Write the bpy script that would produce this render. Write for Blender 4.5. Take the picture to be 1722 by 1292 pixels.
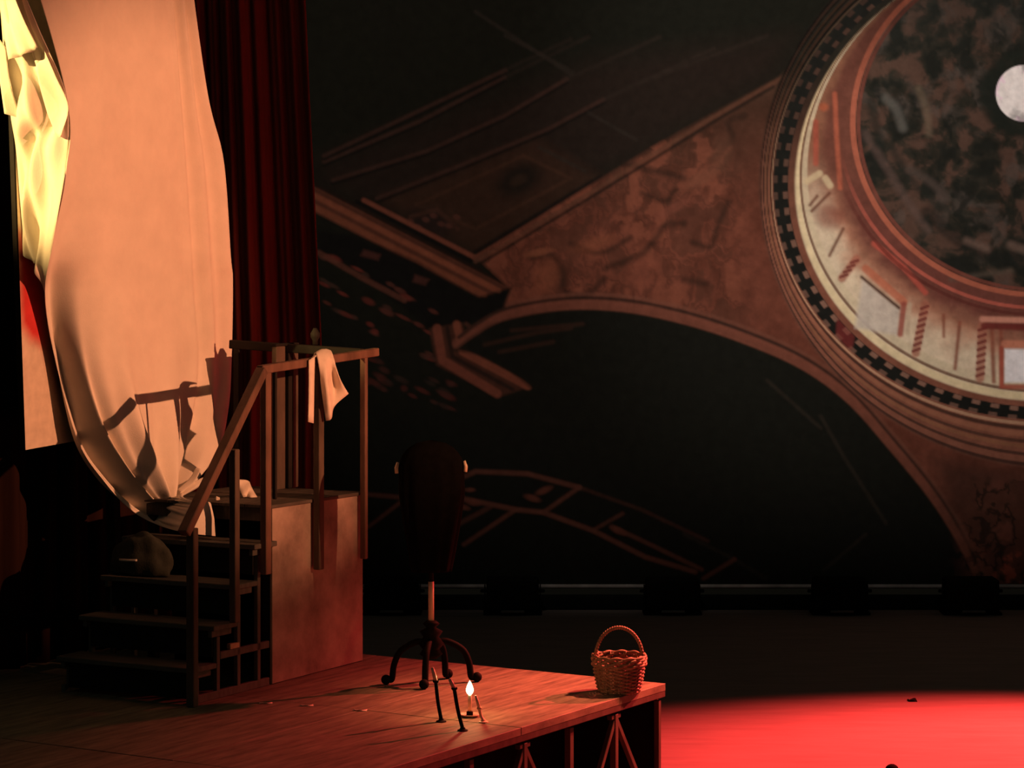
import bpy, bmesh, math, random
import numpy as np
from mathutils import Vector, Matrix

random.seed(7)
for o in list(bpy.data.objects):
    bpy.data.objects.remove(o)
scene = bpy.context.scene
COL = scene.collection

# ------------------------------------------------------------------ camera
F = 4200.0            # focal length in pixels of the 1722 px wide frame
HC = 3.57             # camera height above the stage floor
YH = 450.0            # pixel row of the horizon
cam_d = bpy.data.cameras.new('camera')
cam_d.sensor_width = 36.0
cam_d.lens = F / 1722.0 * 36.0
cam_d.shift_y = -(646.0 - YH) / 1722.0
cam_d.clip_end = 200.0
cam = bpy.data.objects.new('camera', cam_d)
cam.location = (0, 0, HC)
cam.rotation_euler = (math.radians(90), 0, 0)
COL.objects.link(cam)
scene.camera = cam

# ------------------------------------------------------------------ world, view
w = bpy.data.worlds.new('world')
scene.world = w
w.use_nodes = True
bg = w.node_tree.nodes['Background']
bg.inputs[0].default_value = (0.95, 1.0, 0.72, 1)
bg.inputs[1].default_value = 0.020
vs = scene.view_settings
vs.view_transform = 'Standard'
vs.look = 'None'
vs.exposure = 0.0
vs.gamma = 1.0
vs.use_curve_mapping = False

# ------------------------------------------------------------------ stage lights
def spot(name, loc, target, power, color, angle, blend, radius):
    d = bpy.data.lights.new(name, 'SPOT')
    d.energy = power
    d.color = color
    d.spot_size = math.radians(angle)
    d.spot_blend = blend
    d.shadow_soft_size = radius
    o = bpy.data.objects.new(name, d)
    o.location = loc
    o.rotation_euler = (Vector(target) - Vector(loc)).to_track_quat('-Z', 'Y').to_euler()
    COL.objects.link(o)
    return o

# warm boom light in the right wing: sheet, scaffold, railing
spot('side_boom_spot', (6.6, 11.1, 4.95), (-2.15, 16.5, 3.55), 4500, (1.0, 0.36, 0.165), 26.5, 0.7, 0.04)
# yellow spot from the front left on the folded side of the sheet
spot('front_left_spot', (-10.0, 9.5, 6.5), (-3.05, 15.4, 4.6), 12500, (1.0, 0.60, 0.20), 12.5, 0.7, 0.05)
# saturated red back light on the open stage floor
spot('red_back_spot', (6.0, 20.5, 5.5), (4.0, 17.0, 0.0), 17000, (1.0, 0.058, 0.052), 74, 0.75, 0.12)
# amber top light over the podium corner
spot('amber_top_spot', (4.6, 18.0, 7.5), (0.5, 15.8, 0.9), 7000, (1.0, 0.20, 0.095), 19.5, 1.0, 0.15)
# washes on the painted backdrop, their cones ending at its hem
spot('backdrop_wash', (4.6, 11.0, 10.5), (4.4, 26.3, 5.2), 7400, (1.0, 0.95, 0.90), 32, 0.7, 0.3)
spot('backdrop_wash', (-1.0, 12.0, 12.5), (0.6, 26.3, 5.4), 5200, (1.0, 0.90, 0.82), 33, 0.7, 0.3)

# ------------------------------------------------------------------ geometry helpers
T = math.radians(28.6)
D1 = Vector((math.sin(T), math.cos(T), 0))       # away to the right (climb of the stairs)
D2 = Vector((-math.cos(T), math.sin(T), 0))      # away to the left (along the treads)
RZ = math.radians(90) - T
CX, CY, PZ = -1.012, 16.94, 0.9                  # far corner of the scaffold, podium height

def S(a, b, z):
    """scaffold coordinates -> world"""
    return Vector((CX, CY, 0)) + D1 * a + D2 * b + Vector((0, 0, z))

def to_S(v):
    r = Vector((v[0] - CX, v[1] - CY, 0))
    return Vector((r.dot(D1), r.dot(D2), v[2]))

def at_b(px, py, b):
    """design aid: scaffold coordinates (a, b, z) of a sight line at offset b"""
    k = (px - 861.0) / F
    ox, oy = CX + D2.x * b, CY + D2.y * b
    a = (k * oy - ox) / (D1.x - k * D1.y)
    Y = oy + D1.y * a
    return Vector((a, b, HC - (py - YH) / F * Y))

def at_a(px, py, a):
    k = (px - 861.0) / F
    ox, oy = CX + D1.x * a, CY + D1.y * a
    b = (k * oy - ox) / (D2.x - k * D2.y)
    Y = oy + D2.y * b
    return Vector((a, b, HC - (py - YH) / F * Y))

def on_z(px, py, z):
    Y = (HC - z) * F / (py - YH)
    return Vector(((px - 861.0) / F * Y, Y, z))

def at_Y(px, py, Y):
    return Vector(((px - 861.0) / F * Y, Y, HC - (py - YH) / F * Y))

class MB:
    """collects shapes in one bmesh"""
    def __init__(self):
        self.bm = bmesh.new()
    def _bevel(self, geom, off, seg=1):
        edges = list({e for v in geom for e in v.link_edges})
        bmesh.ops.bevel(self.bm, geom=edges, offset=off, segments=seg, affect='EDGES', profile=0.6)
    def box(self, lo, hi, bev=0.004, M=None):
        lo, hi = Vector(lo), Vector(hi)
        m = Matrix.Translation((lo + hi) / 2) @ Matrix.Diagonal(((hi - lo).x, (hi - lo).y, (hi - lo).z, 1))
        if M is not None:
            m = M @ m
        r = bmesh.ops.create_cube(self.bm, size=1.0, matrix=m)
        if bev:
            self._bevel(r['verts'], bev)
        return self
    def bar(self, p, q, wx, wy, bev=0.004, up=None):
        """rectangular bar from p to q"""
        p, q = Vector(p), Vector(q)
        d = (q - p); L = d.length; d.normalize()
        u = Vector(up) if up else (Vector((0, 0, 1)) if abs(d.z) < 0.95 else Vector((0, 1, 0)))
        s = d.cross(u).normalized(); n = s.cross(d).normalized()
        M = Matrix(((s.x, n.x, d.x, 0), (s.y, n.y, d.y, 0), (s.z, n.z, d.z, 0), (0, 0, 0, 1)))
        M = Matrix.Translation((p + q) / 2) @ M
        self.box((-wx / 2, -wy / 2, -L / 2), (wx / 2, wy / 2, L / 2), bev, M)
        return self
    def tube(self, pts, rad, n=10, cap=True):
        pts = [Vector(p) for p in pts]
        if not isinstance(rad, (list, tuple)):
            rad = [rad] * len(pts)
        rings = []
        prev = None
        for i, p in enumerate(pts):
            d = (pts[min(i + 1, len(pts) - 1)] - pts[max(i - 1, 0)]).normalized()
            if prev is None:
                u = d.cross(Vector((0.31, 0.2, 1)) if abs(d.z) < 0.9 else Vector((1, 0.1, 0))).normalized()
            else:
                u = (prev - d * prev.dot(d)).normalized()
            prev = u
            v = d.cross(u)
            rings.append([self.bm.verts.new(p + (u * math.cos(2 * math.pi * k / n) + v * math.sin(2 * math.pi * k / n)) * rad[i]) for k in range(n)])
        for i in range(len(rings) - 1):
            for k in range(n):
                self.bm.faces.new((rings[i][k], rings[i][(k + 1) % n], rings[i + 1][(k + 1) % n], rings[i + 1][k]))
        if cap:
            self.bm.faces.new(rings[0][::-1]); self.bm.faces.new(rings[-1])
        return self
    def lathe(self, prof, c=(0, 0, 0), n=24, cap=True):
        c = Vector(c)
        rings = [[self.bm.verts.new(c + Vector((r * math.cos(2 * math.pi * k / n), r * math.sin(2 * math.pi * k / n), z))) for k in range(n)] for r, z in prof]
        for i in range(len(rings) - 1):
            for k in range(n):
                self.bm.faces.new((rings[i][k], rings[i][(k + 1) % n], rings[i + 1][(k + 1) % n], rings[i + 1][k]))
        if cap:
            self.bm.faces.new(rings[0][::-1]); self.bm.faces.new(rings[-1])
        return self
    def ball(self, c, r, sc=(1, 1, 1)):
        m = Matrix.Translation(Vector(c)) @ Matrix.Diagonal((sc[0], sc[1], sc[2], 1))
        bmesh.ops.create_uvsphere(self.bm, u_segments=16, v_segments=10, radius=r, matrix=m)
        return self
    def grid(self, P):
        """P[i][j] -> quads"""
        V = [[self.bm.verts.new(p) for p in row] for row in P]
        for i in range(len(V) - 1):
            for j in range(len(V[0]) - 1):
                self.bm.faces.new((V[i][j], V[i][j + 1], V[i + 1][j + 1], V[i + 1][j]))
        return self
    def build(self, name, mat, parent=None, origin=None, smooth=False, solid=0.0):
        if origin is not None:
            bmesh.ops.translate(self.bm, verts=self.bm.verts, vec=-Vector(origin))
        bmesh.ops.recalc_face_normals(self.bm, faces=self.bm.faces)
        me = bpy.data.meshes.new(name)
        self.bm.to_mesh(me); self.bm.free()
        if smooth:
            me.polygons.foreach_set('use_smooth', [True] * len(me.polygons))
        me.materials.append(mat)
        o = bpy.data.objects.new(name, me)
        COL.objects.link(o)
        if parent:
            o.parent = parent
        if solid:
            md = o.modifiers.new('thickness', 'SOLIDIFY'); md.thickness = solid; md.offset = 0
        return o

def tag(o, label, cat=None, group=None, kind=None):
    o['label'] = label
    if cat: o['category'] = cat
    if group: o['group'] = group
    if kind: o['kind'] = kind
    return o

def thing(name, label, cat, origin, frame='S', group=None):
    """Empty at a thing's base; origin given in the frame's coordinates"""
    o = bpy.data.objects.new(name, None)
    o.empty_display_size = 0.2
    COL.objects.link(o)
    if frame == 'S':
        o.location = S(*origin); o.rotation_euler = (0, 0, RZ)
    else:
        o.location = origin
    return tag(o, label, cat, group)

def place(o, origin, frame='S'):
    if frame == 'S':
        o.location = S(*origin); o.rotation_euler = (0, 0, RZ)
    else:
        o.location = origin
    return o

def copy_tree(o, parent=None):
    c = o.copy(); COL.objects.link(c)
    if parent: c.parent = parent
    for ch in list(o.children):
        copy_tree(ch, c)
    return c

# ------------------------------------------------------------------ materials
def mat(name, color, rough=0.7, var=0.25, scale=6.0, stretch=(1, 1, 1), bump=0.0, bscale=40.0, metallic=0.0, spec=0.3, color2=None, sheen=0.0):
    m = bpy.data.materials.new(name); m.use_nodes = True
    nt = m.node_tree; N = nt.nodes; L = nt.links
    b = N['Principled BSDF']
    tc = N.new('ShaderNodeTexCoord'); mp = N.new('ShaderNodeMapping')
    mp.inputs['Scale'].default_value = stretch
    L.new(tc.outputs['Object'], mp.inputs[0])
    n = N.new('ShaderNodeTexNoise'); n.inputs['Scale'].default_value = scale
    n.inputs['Detail'].default_value = 6; n.inputs['Roughness'].default_value = 0.6
    L.new(mp.outputs[0], n.inputs['Vector'])
    r = N.new('ShaderNodeValToRGB')
    c2 = color2 or tuple(c * (1 - var * 1.6) for c in color)
    c1 = tuple(min(1, c * (1 + var * 0.6)) for c in color)
    r.color_ramp.elements[0].position = 0.3; r.color_ramp.elements[0].color = (*[max(0, c) for c in c2], 1)
    r.color_ramp.elements[1].position = 0.7; r.color_ramp.elements[1].color = (*c1, 1)
    L.new(n.outputs['Fac'], r.inputs[0]); L.new(r.outputs[0], b.inputs['Base Color'])
    b.inputs['Roughness'].default_value = rough
    b.inputs['Metallic'].default_value = metallic
    b.inputs['Specular IOR Level'].default_value = spec
    if sheen:
        b.inputs['Sheen Weight'].default_value = sheen
    if bump:
        n2 = N.new('ShaderNodeTexNoise'); n2.inputs['Scale'].default_value = bscale
        n2.inputs['Detail'].default_value = 4
        L.new(mp.outputs[0], n2.inputs['Vector'])
        bp = N.new('ShaderNodeBump'); bp.inputs['Strength'].default_value = bump; bp.inputs['Distance'].default_value = 0.01
        L.new(n2.outputs['Fac'], bp.inputs['Height']); L.new(bp.outputs[0], b.inputs['Normal'])
    return m

def vcol_mat(name, rough=0.9, var=0.12, scale=9.0):
    """printed colours of a flat scenic cloth, with a little weave mottling"""
    m = bpy.data.materials.new(name); m.use_nodes = True
    nt = m.node_tree; N = nt.nodes; L = nt.links
    b = N['Principled BSDF']
    a = N.new('ShaderNodeVertexColor'); a.layer_name = 'print'
    tc = N.new('ShaderNodeTexCoord')
    n = N.new('ShaderNodeTexNoise'); n.inputs['Scale'].default_value = scale; n.inputs['Detail'].default_value = 8
    L.new(tc.outputs['Object'], n.inputs['Vector'])
    mr = N.new('ShaderNodeMapRange'); mr.inputs[1].default_value = 0.3; mr.inputs[2].default_value = 0.7
    mr.inputs[3].default_value = 1 - var; mr.inputs[4].default_value = 1 + var
    L.new(n.outputs['Fac'], mr.inputs[0])
    mx = N.new('ShaderNodeVectorMath'); mx.operation = 'SCALE'
    L.new(a.outputs['Color'], mx.inputs[0]); L.new(mr.outputs[0], mx.inputs['Scale'])
    L.new(mx.outputs[0], b.inputs['Base Color'])
    b.inputs['Roughness'].default_value = rough
    b.inputs['Specular IOR Level'].default_value = 0.05
    return m

M_floor = mat('stage_floor_boards', (0.20, 0.155, 0.14), 0.75, 0.12, 1.6, (1, 5, 1), 0.05, 30, spec=0.15)
M_deck = mat('worn_podium_wood', (0.20, 0.185, 0.125), 0.65, 0.35, 5.0, (0.7, 5, 1), 0.15, 30, spec=0.25)
M_panel = mat('stained_plywood', (0.40, 0.31, 0.25), 0.8, 0.38, 2.6, (1, 1, 1), 0.1, 60, spec=0.15)
M_plat = mat('dark_platform_board', (0.10, 0.085, 0.07), 0.75, 0.25, 4.0, (1, 6, 1), 0.1, 40, spec=0.15)
M_step = mat('dark_step_wood', (0.11, 0.105, 0.09), 0.7, 0.2, 5.0, (5, 0.7, 1), 0.1, 40, spec=0.2)
M_rail = mat('brown_rail_wood', (0.155, 0.085, 0.06), 0.55, 0.3, 9.0, (1, 1, 0.3), 0.08, 60, spec=0.3)
M_post = mat('dull_brown_post', (0.11, 0.08, 0.06), 0.65, 0.3, 9.0, (1, 1, 0.3), 0.08, 60, spec=0.2)
M_dark = mat('dark_and_shaded_wood', (0.018, 0.016, 0.014), 0.7, 0.2, 8.0, spec=0.15)  # near-black wood, also stands in for shade on end rail and risers
M_black = mat('black_serge', (0.010, 0.010, 0.009), 0.95, 0.2, 8.0, spec=0.02)
M_iron = mat('black_iron', (0.006, 0.006, 0.006), 0.7, 0.2, 12.0, spec=0.06)
M_brass = mat('dull_brass_pole', (0.80, 0.56, 0.42), 0.5, 0.2, 14.0, (1, 1, .2), spec=0.4)
M_sheet = mat('unbleached_sheet', (0.78, 0.72, 0.62), 0.9, 0.05, 5.0, bump=0.12, bscale=120.0, spec=0.08)
M_rag = mat('pale_rag', (0.74, 0.66, 0.55), 0.9, 0.07, 14.0, bump=0.1, bscale=150.0, spec=0.08)
M_red = mat('red_velvet', (0.24, 0.062, 0.050), 0.9, 0.12, 3.0, (3, 3, .3), spec=0.05, sheen=0.0)
M_wick = mat('willow_wicker', (0.29, 0.20, 0.13), 0.6, 0.3, 40.0, spec=0.3)
M_wax = mat('candle_wax', (0.80, 0.66, 0.48), 0.4, 0.06, 20.0, spec=0.4)
M_cloak = mat('black_wool', (0.005, 0.005, 0.005), 0.95, 0.2, 20.0, spec=0.03, bump=0.1)
M_sack = mat('grey_green_sackcloth', (0.055, 0.06, 0.048), 0.9, 0.2, 14.0, bump=0.2, bscale=90, spec=0.05)
M_lens = mat('dull_lens_glass', (0.10, 0.10, 0.10), 0.25, 0.1, 10.0, spec=0.5)
M_hem = mat('pale_hem_webbing', (0.22, 0.19, 0.17), 0.8, 0.3, 3.0, (1, 1, 1), spec=0.1)
M_strut = mat('dark_brown_strut', (0.085, 0.06, 0.05), 0.7, 0.3, 9.0, (1, 1, .3), spec=0.15)

def emit(name, color, strength):
    m = bpy.data.materials.new(name); m.use_nodes = True
    b = m.node_tree.nodes['Principled BSDF']
    b.inputs['Base Color'].default_value = (0, 0, 0, 1)
    b.inputs['Emission Color'].default_value = (*color, 1)
    b.inputs['Emission Strength'].default_value = strength
    return m
M_flame = emit('candle_flame', (1.0, 0.78, 0.42), 6.0)

# ------------------------------------------------------------------ setting: floor
mb = MB()
mb.box((-12, 6, -0.1), (16, 30, 0.0), 0)
fl = mb.build('floor', M_floor)
tag(fl, 'dark matt stage floor, red-lit at the right front', kind='structure')

# ------------------------------------------------------------------ setting: painted backdrop
YB = 26.3
U0, U1, V0, V1, ST = 380.0, 2060.0, -150.0, 984.0, 2.0
us = np.arange(U0, U1 + .1, ST); vv = np.arange(V0, V1 + .1, ST)
UU, VV = np.meshgrid(us, vv)
rng = np.random.default_rng(3)
def lin(c):
    c = np.asarray(c, float) / 255.0
    return np.where(c <= 0.04045, c / 12.92, ((c + 0.055) / 1.055) ** 2.4)
def vnoise(x, y, sc, seed):
    r = np.random.default_rng(seed); g = r.random((256, 256))
    x = x / sc + 1000.0; y = y / sc + 1000.0
    xi = np.floor(x).astype(int); yi = np.floor(y).astype(int)
    fx = x - xi; fy = y - yi
    fx = fx * fx * (3 - 2 * fx); fy = fy * fy * (3 - 2 * fy)
    G = lambda i, j: g[j % 256, i % 256]
    return (G(xi, yi) * (1 - fx) + G(xi + 1, yi) * fx) * (1 - fy) + (G(xi, yi + 1) * (1 - fx) + G(xi + 1, yi + 1) * fx) * fy
def fbm(x, y, sc, seed, oct=4):
    s = 0; a = 1; t = 0
    for k in range(oct):
        s = s + a * vnoise(x, y, sc / 2 ** k, seed + k); t += a; a *= 0.55
    return s / t
IMG = np.zeros(UU.shape + (3,)) + lin((17, 17, 12))
def blend(mask, col):
    global IMG
    IMG = IMG * (1 - mask[..., None]) + np.asarray(col) * mask[..., None]
def sstep(d, lo, hi):
    t = np.clip((d - lo) / (hi - lo), 0, 1)
    return t * t * (3 - 2 * t)
def seg_dist(pts, closed=False):
    pts = np.asarray(pts, float)
    D = np.full(UU.shape, 1e9)
    n = len(pts)
    for i in range(n if closed else n - 1):
        x0, y0 = pts[i]; x1, y1 = pts[(i + 1) % n]
        dx, dy = x1 - x0, y1 - y0; l2 = dx * dx + dy * dy + 1e-9
        t = np.clip(((UU - x0) * dx + (VV - y0) * dy) / l2, 0, 1)
        D = np.minimum(D, (UU - x0 - t * dx) ** 2 + (VV - y0 - t * dy) ** 2)
    return np.sqrt(D)
def stroke(pts, width, col, alpha=1.0, soft=4.0):
    global IMG
    if alpha <= 0: return
    pts = np.asarray(pts, float); xs, ys = UU[0], VV[:, 0]; g = width + soft + 4
    i0, i1 = np.searchsorted(xs, (pts[:, 0].min() - g, pts[:, 0].max() + g)); j0, j1 = np.searchsorted(ys, (pts[:, 1].min() - g, pts[:, 1].max() + g))
    if i1 <= i0 or j1 <= j0: return
    sx = UU[j0:j1, i0:i1]; sy = VV[j0:j1, i0:i1]
    D = np.full(sx.shape, 1e9)
    for k in range(len(pts) - 1):
        x0, y0 = pts[k]; x1, y1 = pts[k + 1]; dx, dy = x1 - x0, y1 - y0
        t = np.clip(((sx - x0) * dx + (sy - y0) * dy) / (dx * dx + dy * dy + 1e-9), 0, 1)
        D = np.minimum(D, (sx - x0 - t * dx) ** 2 + (sy - y0 - t * dy) ** 2)
    m = ((1 - sstep(np.sqrt(D), width / 2 - soft / 2, width / 2 + soft)) * alpha)[..., None]
    IMG[j0:j1, i0:i1] = IMG[j0:j1, i0:i1] * (1 - m) + lin(col) * m
def inside(pts):
    pts = np.asarray(pts, float); r = np.zeros(UU.shape, bool); n = len(pts)
    for i in range(n):
        x0, y0 = pts[i]; x1, y1 = pts[(i + 1) % n]
        if y0 == y1: continue
        c = ((y0 > VV) != (y1 > VV)) & (UU < (x1 - x0) * (VV - y0) / (y1 - y0) + x0)
        r ^= c
    return r
def pmask(pts, soft=3.0):
    d = seg_dist(pts, True)
    return np.where(inside(pts), 0.5 + 0.5 * np.clip(d / soft, 0, 1), 0.5 - 0.5 * np.clip(d / soft, 0, 1))
def poly(pts, col, alpha=1.0, soft=3.0):
    m = pmask(pts, soft) * alpha
    blend(m, lin(col)); return m
def crom(pts, n=12):
    P = [np.asarray(p, float) for p in pts]; P = [2 * P[0] - P[1]] + P + [2 * P[-1] - P[-2]]
    out = []
    for i in range(1, len(P) - 2):
        for k in range(n):
            t = k / n
            out.append(0.5 * ((2 * P[i]) + (-P[i - 1] + P[i + 1]) * t + (2 * P[i - 1] - 5 * P[i] + 4 * P[i + 1] - P[i + 2]) * t * t + (-P[i - 1] + 3 * P[i] - 3 * P[i + 1] + P[i + 2]) * t ** 3))
    out.append(P[-2]); return out
def patch(x, y, rx, ry, ang, col, alpha=0.8):
    global IMG
    c, s = math.cos(ang), math.sin(ang); g = max(rx, ry) * 1.4
    i0, i1 = np.searchsorted(UU[0], (x - g, x + g)); j0, j1 = np.searchsorted(VV[:, 0], (y - g, y + g))
    sx = UU[j0:j1, i0:i1] - x; sy = VV[j0:j1, i0:i1] - y
    d = np.hypot((sx * c + sy * s) / rx, (-sx * s + sy * c) / ry)
    m = ((1 - sstep(d, 0.4, 1.35)) * alpha)[..., None]
    IMG[j0:j1, i0:i1] = IMG[j0:j1, i0:i1] * (1 - m) + lin(col) * m

N1 = fbm(UU, VV, 60, 11); N2 = fbm(UU, VV, 22, 31); N3 = fbm(UU + 30 * N1, VV - 40 * N2, 34, 51, 3)
# coffered vault at the upper left: ribs running up to the right
def vault(x0, y0, x1, y1, w, c, al): stroke([(x0, y0), (x1, y1)], w, c, al, 3)
poly([(536, 310), (800, 430), (1300, 130), (1330, 60), (1000, 100), (700, 210), (536, 270)], (28, 20, 16), .75, 30)
poly([(640, 335), (800, 430), (1010, 300), (900, 232)], (46, 29, 20), .55, 14)
for c in [((545, 272), (706, 204), (848, 130)), ((560, 303), (718, 254), (848, 195), (953, 133)), ((634, 334), (783, 275), (922, 217), (1015, 167)), ((545, 262), (850, 118))]:
    stroke([(x, y + 5) for x, y in c], 5, (12, 11, 9), .7)
    stroke(c, 4.5, (46, 30, 24), .75)
for c in [((913, 93), (963, 121)), ((850, 60), (913, 93)), ((907, 248), (984, 288)), ((800, 20), (960, 125)), ((990, 190), (1070, 235))]:
    stroke(c, 4, (33, 28, 23), .6)
for c in [((848, 130), (990, 62)), ((953, 133), (1110, 62)), ((1015, 167), (1200, 82)), ((845, 120), (960, 66)), ((1100, 130), (1290, 60))]:
    stroke(c, 4, (33, 26, 21), .5, 5)
stroke([(700, 345), (880, 262), (960, 300), (800, 385), (700, 345)], 4, (52, 33, 23), .5)
patch(872, 303, 42, 26, -.45, (16, 15, 12), .8); patch(872, 303, 18, 10, -.45, (40, 28, 20), .6)
patch(722, 372, 40, 22, .35, (26, 19, 17), .8)
for k in range(7):
    patch(690 + k * 13, 372 + 10 * math.sin(k * 1.7), 7, 5, .3, (66, 38, 30), .6)
stroke([(690, 365), (735, 352), (770, 385)], 5, (52, 32, 24), .6)
# cornice bar
bar = [(380, 236), (858, 484), (806, 500), (380, 279)]
poly(bar, (80, 44, 31), 1, 3)
for k, (c, wd) in enumerate([((46, 27, 20), 5), ((98, 54, 37), 6), ((52, 30, 22), 4), ((90, 50, 34), 6)]):
    t = (k + .6) / 4.4
    stroke([(380, 236 + 43 * t), (858 - 52 * t, 484 + 16 * t)], wd, c, .7)
stroke([(612, 337), (798, 433)], 6, (84, 46, 34)); stroke([(600, 340), (790, 439)], 5, (14, 12, 10))
stroke([(380, 233), (858, 482)], 4, (24, 16, 12), .9)
stroke([(798, 433), (1010, 308)], 5, (74, 42, 30)); stroke([(800, 424), (1010, 297)], 5, (20, 15, 12))
# pendentive
arch = crom([(770, 578), (800, 556), (850, 530), (950, 513), (1050, 516), (1150, 536), (1250, 568), (1350, 612), (1430, 670), (1500, 748), (1570, 834), (1620, 914), (1660, 1000)], 8)
pend = [(800, 432), (900, 370), (1000, 308), (1100, 246), (1200, 190), (1310, 130), (1325, 115), (1420, 400), (1500, 640), (1800, 790), (1800, 1000), (1660, 1000)] + [tuple(p) for p in arch[::-1]] + [(845, 520), (860, 486)]
pm = pmask(pend, 4)
g = np.clip((UU - 800) / 900, 0, 1)
up = sstep(VV, 120, 420)[..., None]
pc = lin((50, 34, 25)) * (1 - up) + lin((84, 46, 34)) * up
pc = pc * ((0.66 + 0.5 * N1) * (0.72 + 0.5 * N2))[..., None]
IMG = IMG * (1 - pm[..., None]) + pc * pm[..., None]
# loose figure-like blotches of the painted pendentive
reg = pm * sstep(1290 - UU, 0, 80) * sstep(VV, 190, 260)
fold = 1 - sstep(np.abs(N3 - 0.5), 0.012, 0.06)
blend(fold * reg * .30, lin((34, 23, 17)))
blend(sstep(N3, .56, .68) * reg * .55, lin((98, 55, 40)))
blend(sstep(.43 - N3, 0, .1) * reg * .45, lin((46, 30, 22)))
for pts, wd in [([(895, 432), (925, 428), (945, 455), (950, 490), (985, 498), (1015, 470)], 9), ([(1020, 450), (1075, 430), (1105, 398), (1120, 378), (1150, 376)], 9), ([(1080, 325), (1120, 338), (1135, 318)], 7), ([(1225, 340), (1205, 385), (1196, 415), (1165, 408)], 7), ([(1195, 270), (1230, 235), (1225, 205), (1252, 195)], 9), ([(1050, 275), (1120, 292), (1150, 300)], 9), ([(1150, 470), (1190, 478)], 10), ([(960, 410), (1010, 425), (1060, 400)], 6)]:
    stroke(crom(pts, 5), wd * .8, (30, 21, 16), .6, 7)
for x, y, rx, ry, a, c in [(920, 465, 22, 32, .2, (104, 58, 40)), (1000, 410, 42, 14, -.3, (98, 55, 38)), (1080, 460, 26, 34, .4, (98, 54, 40)), (1180, 300, 38, 12, -.5, (86, 52, 38)), (1130, 352, 40, 8, -.5, (90, 50, 38)), (905, 425, 26, 7, -.2, (110, 64, 44)), (1215, 260, 20, 34, .3, (72, 46, 34))]:
    patch(x, y, rx, ry, a, c, .55)
stroke([(800, 440), (1010, 314), (1200, 197), (1318, 130)], 5, (70, 44, 32), .7)
stroke([(803, 446), (1010, 322), (1200, 205), (1300, 146)], 3.5, (24, 18, 14), .8)
# black wedge under the cornice
poly([(536, 388), (590, 395), (700, 440), (803, 502), (856, 486), (846, 522), (790, 545), (720, 552), (620, 470), (560, 430), (536, 425)], (13, 12, 10), 1, 5)
poly([(612, 420), (640, 428), (636, 438), (606, 430)], (62, 34, 28), .7); poly([(698, 462), (722, 470), (715, 480), (694, 474)], (62, 34, 28), .7)
# broken frieze fragments
for k in range(34):
    t = random.random(); row = k % 3
    x = 540 + t * 190; y = 428 + row * 42 + t * 92 + random.uniform(-7, 7)
    if y > 620: continue
    patch(x, y, random.uniform(7, 16), random.uniform(3, 6), .45, (random.randint(46, 84), 34, 27), .75)
for k in range(26):
    x = random.uniform(618, 760); y = 620 + (x - 618) * .32 + random.uniform(-22, 34)
    patch(x, y, random.uniform(6, 15), random.uniform(3, 6), .45, (random.randint(36, 66), 28, 23), .7)
stroke([(536, 425), (610, 468), (680, 505)], 7, (74, 42, 32), .7)
# bracket with two mouldings
poly([(722, 553), (778, 543), (788, 588), (898, 648), (838, 668), (734, 614)], (52, 30, 22), 1, 3)
stroke([(735, 553), (744, 606), (836, 662)], 13, (88, 47, 35), .95); stroke([(768, 546), (778, 592), (888, 650)], 11, (92, 50, 36), .95)
stroke([(752, 552), (761, 600), (862, 655)], 5, (30, 20, 16), .9)
stroke([(784, 545), (810, 566), (830, 590)], 5, (58, 34, 26), .8)
# big arch moulding
stroke(arch, 17, (88, 50, 38), .9); stroke([p + np.array((2, -11)) for p in arch], 4, (34, 23, 18), .85)
stroke([p + np.array((3, -17)) for p in arch[16:]], 4, (86, 52, 40), .6)
low = [(p[0] - 6, p[1] + 11) for p in arch]
poly([tuple(p) for p in low] + [(1655, 1010), (640, 1010), (640, 700), (800, 690), (896, 655), (830, 600)], (16, 16, 12), .97, 4)
for c in [((815, 580), (900, 560), (960, 552)), ((860, 556), (980, 545)), ((840, 592), (930, 575))]:
    stroke(c, 5, (44, 27, 20), .6)
for c in [((1380, 700), (1420, 770), (1490, 880)), ((1386, 959), (1456, 899)), ((1151, 899), (1235, 941), (1288, 973)), ((1290, 640), (1380, 720))]:
    stroke(c, 4, (32, 27, 21), .7)
# lower painted arch
for c, wd, al in [(((620, 832), (690, 838)), 5, .8), (((620, 886), (690, 832)), 4, .8), (((770, 806), (800, 793), (887, 797), (974, 820)), 6, .9), (((780, 839), (866, 857), (914, 862), (998, 893), (1085, 937), (1169, 962)), 6, 1), (((1029, 886), (1085, 912), (1180, 958)), 5, .8), (((780, 916), (866, 858)), 5, .9), (((772, 881), (824, 853)), 6, .6), (((914, 862), (974, 820)), 5, .9), (((1001, 890), (1047, 864)), 4, .7), (((1183, 973), (1235, 941)), 5, .8), (((974, 820), (1080, 858), (1190, 910)), 4, .35)]:
    stroke(c, wd, (70, 40, 31), al)
for x, y, rx, ry, a in [(895, 838, 15, 6, .3), (915, 825, 16, 6, -.4), (790, 824, 10, 4, 0), (795, 845, 14, 6, .2), (1040, 893, 16, 6, .4), (780, 853, 12, 5, .3)]:
    patch(x, y, rx, ry, a, (78, 42, 32), .8)
# lower right pendentive figures
poly([(1570, 770), (1800, 800), (1800, 1000), (1660, 1000), (1640, 940), (1590, 850)], (34, 25, 20), .6, 20)
rr = sstep(UU, 1590, 1650) * sstep(VV, 790, 830)
blend(rr * (1 - sstep(np.abs(N3 - .5), .01, .05)) * .7, lin((18, 16, 13)))
blend(rr * sstep(N3, .55, .66) * .6, lin((82, 46, 36)))
blend(sstep(UU, 1640, 1680) * sstep(VV, 920, 940) * sstep(N2, .45, .6) * .7, lin((112, 52, 38)))
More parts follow.
